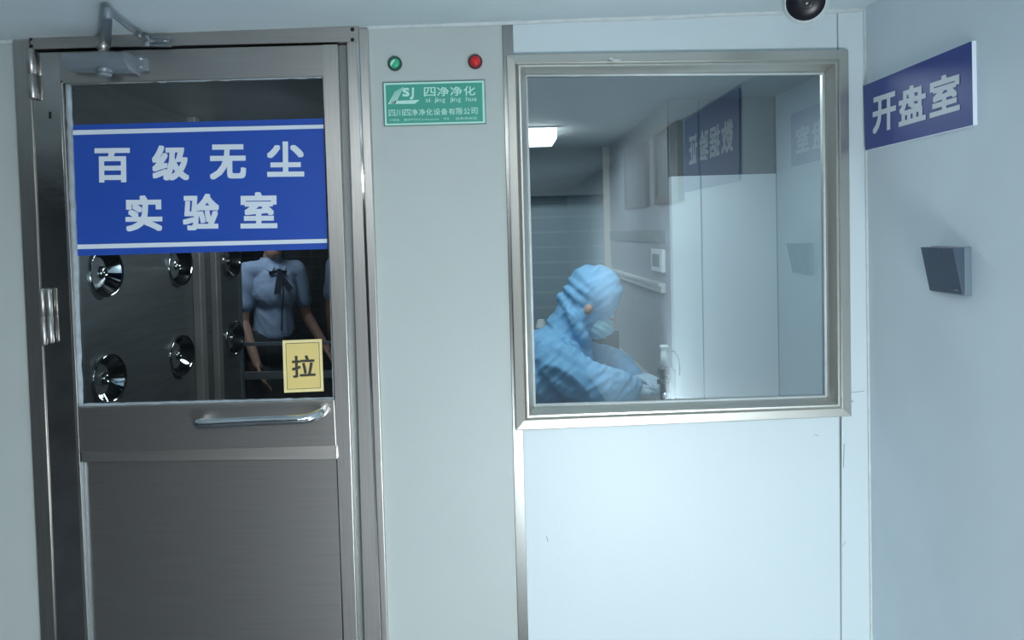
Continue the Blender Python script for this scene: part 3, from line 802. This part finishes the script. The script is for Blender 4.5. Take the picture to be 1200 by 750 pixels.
# white desk lamp head behind the worker's back
lp = W(634, 379, 3.1)
dl = thing('desk_lamp', 'small white lamp shade behind the back of worker at left window edge', 'desk lamp', (lp.x, 3.1, 0))
b = NB(); lathe(b, (lp.x, 3.1, lp.z-0.025), (0, 0, 1), [(0, 0), (0, 0.036), (0.05, 0.022), (0.05, 0)], 24); obj('lamp_shade', b, M_wplast, dl)
b = NB(); tube(b, [(lp.x, 3.1, 0.015), (lp.x, 3.1, 0.6), (lp.x, 3.1, lp.z-0.02)], 0.008, 8); obj('pole', b, M_alu, dl)
b = NB(); lathe(b, (lp.x, 3.1, 0), (0, 0, 1), [(0, 0), (0, 0.10), (0.015, 0.09), (0.015, 0)], 24); obj('base', b, M_alu, dl)

# ------------------------------------------------------------------ the seated lab worker
def P(u, v, y): return W(u, v, y)
wk = thing('person', 'person in blue hooded coverall and face mask bent over lab bench behind the window', 'person', (-0.03, 1.3, 0))
Yc = 1.3
hip = Vector((-0.06, Yc, 0.60)); nb = P(667, 399, Yc); hc = P(694, 357, Yc)
Fd = Vector((0.84, 0, -0.54)).normalized(); Sd = Vector((0, -1, 0)); Ud = Vector((0.54, 0, 0.84)).normalized()
HA = (Fd, Sd, Ud)
def H(f, s, u): return hc + Fd*f + Sd*s + Ud*u
shN, shF = P(648, 424, Yc-0.15), P(658, 408, Yc+0.17)
elN, elF = P(697, 452, Yc-0.20), P(714, 428, Yc+0.20)
wrN, wrF = P(737, 458, Yc-0.06), P(738, 440, Yc+0.12)
for p in (elN, elF): p.z = max(p.z, BZ+0.088)
for p in (wrN, wrF): p.z = max(p.z, BZ+0.062)
kn = [Vector((0.34, Yc-0.11, 0.565)), Vector((0.34, Yc+0.11, 0.565))]
an = [Vector((0.30, Yc-0.10, 0.09)), Vector((0.30, Yc+0.10, 0.09))]
mid = lerp(hip, nb, 0.5)+Vector((-0.05, 0, 0.02)); chest = lerp(hip, nb, 0.82)
def hand(bm, wr, tip, side, r=0.0085, palm=Vector((0, 0, -1)), spread=1.0, curl=0.35):
    d = (tip-wr).normalized(); s = d.cross(palm).normalized()*side
    L = 0.085
    k = wr+d*L
    for j, (o, l) in enumerate(((-0.030, 0.068), (-0.010, 0.078), (0.010, 0.072), (0.029, 0.055))):
        capsule(bm, wr+d*0.012+s*o*0.7, k+s*o, r*1.45, r*1.15, 10)
        a = k+s*o; m1 = a+(d+palm*curl*0.5+s*o*2).normalized()*l*0.5; m2 = m1+(d+palm*curl*1.6).normalized()*l*0.5
        chain(bm, [a, m1, m2], [r*1.1, r, r*0.85], 10)
    t0 = wr+d*0.02-s*0.028; t1 = t0+(d*0.7-s*0.7+palm*0.2).normalized()*0.045; t2 = t1+(d-s*0.1+palm*0.3).normalized()*0.032
    chain(bm, [t0, t1, t2], [r*1.5, r*1.2, r], 10)
# body
b = NB()
chain(b, [hip, mid, chest], [0.13, 0.13, 0.12]); chain(b, [chest, nb, hc], [0.09, 0.058, 0.055])
for s, (sh_, el_, wr_) in zip((1, -1), ((shN, elN, wrN), (shF, elF, wrF))):
    capsule(b, chest, sh_, 0.09, 0.055); chain(b, [sh_, el_, wr_], [0.05, 0.04, 0.027])
for k_, a_ in zip(kn, an):
    capsule(b, hip, k_, 0.09, 0.055); capsule(b, k_, a_, 0.05, 0.035)
    capsule(b, a_+Vector((0, 0, -0.045)), a_+Vector((0.13, 0, -0.055)), 0.035, 0.028)
ell(b, H(0, 0, 0.015), 0.098, 0.075, 0.112, HA); ell(b, H(0.03, 0, -0.06), 0.07, 0.055, 0.065, HA)
capsule(b, H(0.096, 0, 0.0), H(0.118, 0, -0.035), 0.010, 0.015)                      # nose
capsule(b, H(0.086, -0.03, 0.025), H(0.086, 0.03, 0.025), 0.014, 0.014)              # brow
for s in (-1, 1): ell(b, H(-0.016, s*0.084, -0.022), 0.020, 0.026, 0.026, HA)        # ears
bodyw = remesh('body', b, 0.006, M_skin, wk, 4)
for s in (-1, 1):
    b = NB(); ell(b, H(0.083, s*0.031, 0.002), 0.013, 0.014, 0.009, HA); obj('eye', b, M_eyew, wk, smooth=True)
# coverall with hood
def crumple(co):
    n1 = noise.noise(Vector((co.x*6+3, co.y*5, co.z*10+co.x*7)))
    n2 = noise.noise(Vector((co.x*15-co.z*9, co.y*14+5, co.z*26-co.x*18)))
    h = co-hc
    g = 0.0
    if h.length < 0.19:                      # elastic gathers at the back of the hood
        f_, u_ = h.dot(Fd), h.dot(Ud)
        k_ = max(0.0, min(1.0, (-f_-0.02)/0.05))*max(0.0, 1-abs(u_+0.01)/0.12)
        g = 0.0065*k_*math.sin(u_*150+f_*40+3*n1)
    return 0.013*(0.5-abs(n1)*1.7)+0.008*(0.4-abs(n2)*1.6)+g
b = NB()
chain(b, [hip, mid, chest], [0.17, 0.175, 0.155]); chain(b, [chest, nb], [0.13, 0.09])
ell(b, lerp(mid, chest, 0.6)+Vector((-0.03, 0, 0)), 0.15, 0.22, 0.15)
for sh_, el_, wr_ in ((shN, elN, wrN), (shF, elF, wrF)):
    capsule(b, chest, sh_, 0.13, 0.088); chain(b, [sh_, lerp(sh_, el_, 0.5)+Vector((0.0, 0, -0.01)), el_, lerp(el_, wr_, 0.55), wr_], [0.090, 0.090, 0.082, 0.078, 0.056])
for k_, a_ in zip(kn, an):
    capsule(b, hip, k_, 0.125, 0.085); capsule(b, k_, a_, 0.082, 0.06)
# hood: skull dome, back of neck gather, jaw wrap
ell(b, H(-0.022, 0, 0.030), 0.120, 0.103, 0.128, HA); ell(b, H(-0.028, 0, -0.045), 0.098, 0.090, 0.085, HA)
capsule(b, H(-0.05, 0, -0.05), nb+Vector((-0.01, 0, 0.0)), 0.088, 0.10)
capsule(b, H(-0.10, 0, -0.03), nb+Vector((-0.055, 0, 0.02)), 0.04, 0.05)
rim = [H(-0.125, 0, -0.055)] + [H(-0.06, s_*0.105, -0.085) for s_ in (1,)] + [H(0.02, 0.098, -0.125), H(0.06, 0.03, -0.15)]
chain(b, rim, [0.022, 0.022, 0.022, 0.02]); chain(b, [H(-0.125, 0, -0.055), H(-0.06, -0.105, -0.085), H(0.02, -0.098, -0.125), H(0.06, -0.03, -0.15)], [0.022]*4)
remesh('coverall', b, 0.0065, M_gown, wk, 3, crumple)
# elastic gather around the hood and shoe covers
b = NB()
for a_ in an: capsule(b, a_+Vector((0, 0, -0.035)), a_+Vector((0.13, 0, -0.045)), 0.055, 0.042)
o = remesh('shoe_covers', b, 0.008, M_gown, wk, 2)
for v in o.data.vertices: v.co.z = max(v.co.z, 0.002-ORG[o.name].z)
for v in bodyw.data.vertices: v.co.z = max(v.co.z, 0.006-ORG[bodyw.name].z)
b = NB(); ell(b, H(0.062, 0, -0.062), 0.062, 0.066, 0.056, HA); capsule(b, H(0.10, 0, -0.025), H(0.115, 0, -0.05), 0.016, 0.02)
remesh('face_mask', b, 0.005, M_mask, wk, 2, lambda co: 0.0025*math.sin((co-hc).dot(Ud)*260))
for wr_, el_, s in ((wrN, elN, 1), (wrF, elF, -1)):
    b = NB(); d = (wr_-el_); d.z = 0; d.normalize()
    capsule(b, wr_-d*0.03, wr_+d*0.02, 0.036, 0.03)
    hand(b, wr_, wr_+d, s, 0.0105, curl=0.55)
    remesh('glove', b, 0.004, M_glove, wk, 2)
st = thing('lab_stool', 'round lab stool under the seated worker in blue coverall', 'stool', (-0.06, 1.3, 0))
b = NB(); lathe(b, (-0.06, 1.3, 0.395), (0, 0, 1), [(0, 0), (0, 0.17), (0.01, 0.18), (0.02, 0.17), (0.025, 0)], 28); obj('seat', b, M_black, st)
b = NB(); lathe(b, (-0.06, 1.3, 0.05), (0, 0, 1), [(0, 0), (0, 0.03), (0.2, 0.03), (0.2, 0.02), (0.345, 0.02), (0.345, 0)], 20); obj('column', b, M_chrome, st)
for k in range(5):
    a = 2*math.pi*k/5; b = NB()
    e = Vector((-0.06+0.24*math.cos(a), 1.3+0.24*math.sin(a), 0.035)); tube(b, [(-0.06, 1.3, 0.07), e], [0.018, 0.012], 8); ell(b, e-Vector((0, 0, 0.013)), 0.02, 0.02, 0.022)
    obj('leg', b, M_black, st)

# ------------------------------------------------------------------ air shower cabin behind the door
XA = -1.27; YA = 1.93
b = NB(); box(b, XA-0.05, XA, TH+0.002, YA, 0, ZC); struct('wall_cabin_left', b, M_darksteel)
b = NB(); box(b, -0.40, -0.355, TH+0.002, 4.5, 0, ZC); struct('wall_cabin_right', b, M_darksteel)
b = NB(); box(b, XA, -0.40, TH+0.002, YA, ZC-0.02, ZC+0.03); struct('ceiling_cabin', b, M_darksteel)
def bowl(u, v):
    c = S(u, v, XA)
    t = thing('air_nozzle', None, 'air nozzle', c, group='air nozzles on the cabin wall')
    ax = Vector((0.95, -0.24, 0.0)).normalized()
    b = NB(); lathe(b, c, ax, [(-0.025, 0.074), (0.012, 0.081), (0.020, 0.082), (0.026, 0.080), (0.027, 0.076), (0.021, 0.071), (0.006, 0.054), (-0.006, 0.038), (-0.014, 0.026), (-0.016, 0)], 40); obj('bowl', b, M_chrome, t, smooth=True)
    b = NB(); lathe(b, c+ax*-0.012, ax, [(0, 0.024), (0.014, 0.023), (0.026, 0.016), (0.031, 0.010), (0.024, 0.007), (0.024, 0)], 24); obj('jet_ball', b, M_chrome, t, smooth=True)
    return t
labs = {(118, 319): 'polished bowl air nozzle nearest the hinges, just under the blue sign', (122, 444): 'polished bowl air nozzle at the lower left corner of the door glass',
        (206, 311): 'second polished air nozzle from the hinges, half hidden under blue sign', (208, 416): 'smaller polished air nozzle of the lower row, left of the standing woman',
        (267, 306): 'upper polished air nozzle seen edge on beside the inner door', (271, 396): 'lower polished air nozzle seen edge on beside the inner door'}
for k, l in labs.items(): bowl(*k)['label'] = l
# upright corner beads of the cabin and the inner door
b = NB()
for u, ww in ((226, 0.035), (247, 0.03)):
    p = S(u, 350, XA); box(b, XA, XA+ww, p.y, p.y+0.06, 0, ZC-0.02)
struct('trim_11', b, M_pillar, bevel=0.004)
dr2 = thing('door_2', kind='structure', loc=(-0.9, YA, 0))
x0 = W(279, 350, YA).x
b = NB(); box(b, XA-0.4, x0, YA, YA+0.05, 0, ZC); obj('door_frame', b, M_darksteel, dr2, bevel=0.003)
b = NB(); box(b, x0, x0+0.012, YA-0.012, YA+0.03, 0.0, ZC-0.03); obj('edge_strip', b, M_alu, dr2)
for v, h, m in ((403, 0.008, M_alu), (440, 0.018, M_darksteel)):
    z = W(330, v, YA).z; b = NB(); box(b, x0+0.012, -0.40, YA, YA+0.03, z-h, z+h); obj('rail', b, m, dr2, bevel=0.002)
b = NB(); quad_face(b, [Vector((x0, YA+0.015, ZC-0.03)), Vector((-0.40, YA+0.015, ZC-0.03)), Vector((-0.40, YA+0.015, 0)), Vector((x0, YA+0.015, 0))]); raw('glass_pane', b, M_glassI, dr2)
# anteroom beyond
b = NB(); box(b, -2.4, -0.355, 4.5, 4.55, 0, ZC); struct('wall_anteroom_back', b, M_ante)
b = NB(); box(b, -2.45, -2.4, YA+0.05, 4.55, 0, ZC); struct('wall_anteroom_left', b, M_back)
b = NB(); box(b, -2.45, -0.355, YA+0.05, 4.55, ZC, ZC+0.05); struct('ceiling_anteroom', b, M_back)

# ------------------------------------------------------------------ women in pale blue blouses
def woman(name, label, ox, oy, face, arm_out):
    t = thing(name, label, 'person', (ox, oy, 0), group='staff in pale blue blouses behind the door')
    O = Vector((ox, oy, 0)); ca, sa = math.cos(face), math.sin(face)
    # local: x to the picture right, -y toward the camera
    def L(x, y, z): return O + Vector((x*ca-y*sa, x*sa+y*ca, z))
    ax = (Vector((ca, sa, 0)), Vector((-sa, ca, 0)), Vector((0, 0, 1)))
    shL, shR = L(-0.150, 0.0, 1.325), L(0.150, 0, 1.325)
    elL, wL = L(-0.185, 0.0, 1.04), L(-0.150, -0.135, 0.80)
    elR, wR = (L(0.215, 0.05, 1.05), L(0.30, -0.07, 0.84)) if arm_out else (L(0.215, 0.03, 1.04), L(0.245, -0.05, 0.8))
    b = NB()
    chain(b, [L(0, 0.01, 0.92), L(0, 0.01, 1.08), L(0, 0.01, 1.26)], [0.10, 0.088, 0.105]); 
    ell(b, L(0, 0.015, 0.92), 0.155, 0.105, 0.12, ax); ell(b, L(0, 0, 1.24), 0.135, 0.095, 0.12, ax)
    chain(b, [L(0, 0.015, 1.30), L(0, 0.012, 1.40), L(0, 0, 1.48)], [0.07, 0.047, 0.05])
    for sh_, el_, w_, s in ((shL, elL, wL, -1), (shR, elR, wR, 1)):
        capsule(b, L(s*0.05, 0.01, 1.33), sh_, 0.055, 0.048); chain(b, [sh_, el_, w_], [0.046, 0.037, 0.025])
        d = (w_-el_).normalized()
        hand(b, w_, w_+d, -s, 0.0082, palm=(Vector((-s*0.9, 0.2, 0))-d*Vector((-s*0.9, 0.2, 0)).dot(d)).normalized(), curl=0.4)
    for s in (-1, 1):
        chain(b, [L(s*0.08, 0.01, 0.90), L(s*0.075, 0, 0.49), L(s*0.075, 0.02, 0.085)], [0.085, 0.053, 0.034])
        capsule(b, L(s*0.078, 0.03, 0.04), L(s*0.085, -0.13, 0.03), 0.035, 0.028)
    hc2 = L(0, -0.015, 1.505)
    Hh = lambda x, y, z: hc2 + ax[0]*x + ax[1]*y + ax[2]*z
    ell(b, hc2+Vector((0, 0, 0.02)), 0.073, 0.092, 0.105, ax); ell(b, Hh(0, -0.028, -0.058), 0.05, 0.06, 0.058, ax)
    capsule(b, Hh(0, -0.09, 0.008), Hh(0, -0.108, -0.028), 0.008, 0.012)
    for s in (-1, 1): ell(b, Hh(s*0.075, 0.01, 0), 0.012, 0.02, 0.03, ax)
    capsule(b, Hh(-0.03, -0.078, 0.027), Hh(0.03, -0.078, 0.027), 0.012, 0.012)
    body = remesh('body', b, 0.0055, M_skin, t, 4)
    for v in body.data.vertices: v.co.z = max(v.co.z, 0.004)
    for s in (-1, 1):
        b = NB(); ell(b, Hh(s*0.029, -0.079, 0.008), 0.012, 0.011, 0.007, ax); e = obj('eye', b, M_eyew, t, smooth=True)
        b = NB(); ell(b, Hh(s*0.029, -0.0885, 0.008), 0.005, 0.003, 0.0055, ax); obj('pupil', b, M_black, e, smooth=True)
    b = NB(); ell(b, Hh(0, -0.088, -0.052), 0.02, 0.008, 0.007, ax); obj('mouth', b, M_lip, t, smooth=True)
    # hair: cap with a low bun
    b = NB(); ell(b, Hh(0, 0.014, 0.035), 0.088, 0.100, 0.105, ax); ell(b, Hh(0, 0.03, -0.03), 0.076, 0.075, 0.07, ax); ell(b, Hh(0, 0.115, -0.03), 0.045, 0.04, 0.045, ax)
    remesh('hair', b, 0.006, M_hair, t, 3, lambda co: 0.002*noise.noise(co*60), [(Hh(0, -0.035, 0.0), (-ax[1]+ax[2]*-0.55).normalized())])
    # blouse with short sleeves
    b = NB()
    ell(b, L(0, 0.005, 1.235), 0.145, 0.112, 0.14, ax); chain(b, [L(0, 0.01, 0.96), L(0, 0.01, 1.10), L(0, 0.01, 1.22)], [0.125, 0.113, 0.12])
    ell(b, L(0, -0.04, 1.19), 0.13, 0.085, 0.11, ax)
    for sh_, el_, s in ((shL, elL, -1), (shR, elR, 1)):
        capsule(b, L(s*0.04, 0.01, 1.325), sh_, 0.070, 0.055); capsule(b, sh_, lerp(sh_, el_, 0.66), 0.055, 0.056)
    capsule(b, L(0, 0.012, 1.34), L(0, 0.008, 1.385), 0.068, 0.060)
    fold = lambda co: 0.007*(0.4-abs(noise.noise(Vector((co.x*9, co.y*8, co.z*12+co.x*14))))*1.6)
    remesh('blouse', b, 0.0065, M_shirt, t, 3, fold, [(L(0, 0, 0.93), (0, 0, -1)), (L(0, 0, 1.40), (0, 0, 1))])
    # collar, ribbon, placket
    b = NB()
    for s in (-1, 1):
        q_ = [L(s*0.058, 0.02, 1.405), L(s*0.012, -0.075, 1.355), L(s*0.035, -0.098, 1.315), L(s*0.088, -0.03, 1.365)]
        hexa(b, q_, [p+ax[1]*0.006+Vector((0, 0, -0.004)) for p in q_])
    obj('collar', b, M_shirt, t, bevel=0.002)
    b = NB(); ell(b, L(0, -0.103, 1.325), 0.016, 0.011, 0.013, ax)
    for dx_, l_ in ((-0.028, 0.125), (0.052, 0.105)):
        q_ = [L(-0.008, -0.112, 1.325), L(0.010, -0.112, 1.325), L(dx_+0.020, -0.148, 1.325-l_), L(dx_-0.016, -0.148, 1.325-l_-0.008)]
        hexa(b, q_, [p+ax[1]*0.004 for p in q_])
    for s in (-1, 1):
        q_ = [L(0, -0.11, 1.332), L(s*0.055, -0.10, 1.322), L(s*0.048, -0.10, 1.298), L(0, -0.11, 1.316)]
        hexa(b, q_, [p+ax[1]*0.006 for p in q_])
    obj('ribbon_tie', b, M_ribbon, t)
    b = NB(); tube(b, catmull([L(0.002, -0.122, 1.29), L(0.012, -0.140, 1.24), L(0.014, -0.135, 1.17), L(0.008, -0.12, 1.08), L(0.004, -0.116, 0.98)], 5), 0.0035, 6); obj('placket_edge', b, M_skirt, t)
    # skirt and shoes
    b = NB(); chain(b, [L(0, 0.012, 0.965), L(0, 0.012, 0.86)], [0.122, 0.14]); ell(b, L(0, 0.015, 0.88), 0.178, 0.128, 0.16, ax); ell(b, L(0, 0.012, 0.66), 0.172, 0.125, 0.22, ax); ell(b, L(0, 0.01, 0.55), 0.165, 0.12, 0.14, ax)
    remesh('skirt', b, 0.009, M_skirt, t, 3, None, [(L(0, 0, 0.48), (0, 0, -1)), (L(0, 0, 0.985), (0, 0, 1))])
    for s in (-1, 1):
        b = NB(); capsule(b, L(s*0.078, 0.035, 0.045), L(s*0.086, -0.135, 0.036), 0.041, 0.034); ell(b, L(s*0.078, 0.045, 0.03), 0.03, 0.03, 0.03, ax)
        sh_ = remesh('shoe', b, 0.007, M_shoe, t, 2, None, [(L(0, 0, 0.075), (0, 0, 1))])
        for v in sh_.data.vertices: v.co.z = max(v.co.z, 0.001)
    return t
pw = W(320, 350, 2.7)
woman('person', 'woman in pale blue blouse with dark ribbon tie standing behind the steel door glass', pw.x, 2.7, R(34), True)
pw2 = W(419, 350, 3.4)
woman('person', 'second figure in pale blue sleeve, mostly hidden behind the right door stile', pw2.x, 3.4, R(0), False)

# ------------------------------------------------------------------ light
def area(name, loc, target, sx, sy, power, col=(1, 1, 1)):
    l = bpy.data.lights.new(name, 'AREA'); l.shape = 'RECTANGLE'; l.size = sx; l.size_y = sy; l.energy = power; l.color = col
    o = bpy.data.objects.new(name, l); COL.objects.link(o); o.location = loc
    o.rotation_euler = (Vector(target)-Vector(loc)).to_track_quat('-Z', 'Y').to_euler()
    return o
cool = (0.86, 0.96, 1.0)
area('main_light', (0.60, -2.6, 0.26), (0.45, 0, 0.75), 0.6, 0.46, 38, cool)
area('corridor_light', (-0.6, -5.0, ZC-0.06), (-0.6, -5.0, 0), 1.2, 0.6, 82, cool)
area('lab_light', (0.25, 0.75, ZC-0.02), (0.25, 0.75, 0), 0.7, 0.5, 14, cool)
area('lab_back_light', (0.15, 2.6, ZC-0.02), (0.15, 2.6, 0), 0.6, 0.5, 10, cool)
area('anteroom_fill', (-1.4, 2.15, ZC-0.05), (-1.2, 2.9, 0.9), 0.5, 0.2, 6.5, cool)  # unseen fill, added so the blouses show behind the door glass
area('cabin_fill', (-0.45, 0.9, 1.6), (-1.27, 1.1, 1.15), 0.2, 0.2, 3, cool)  # unseen fill, added to bring out the nozzles in the unlit cabin
w = bpy.data.worlds.new('world'); sc.world = w; w.use_nodes = True
w.node_tree.nodes['Background'].inputs[0].default_value = (0.7, 0.85, 1, 1)
w.node_tree.nodes['Background'].inputs[1].default_value = 0.05
sc.view_settings.view_transform = 'Standard'
sc.view_settings.look = 'None'
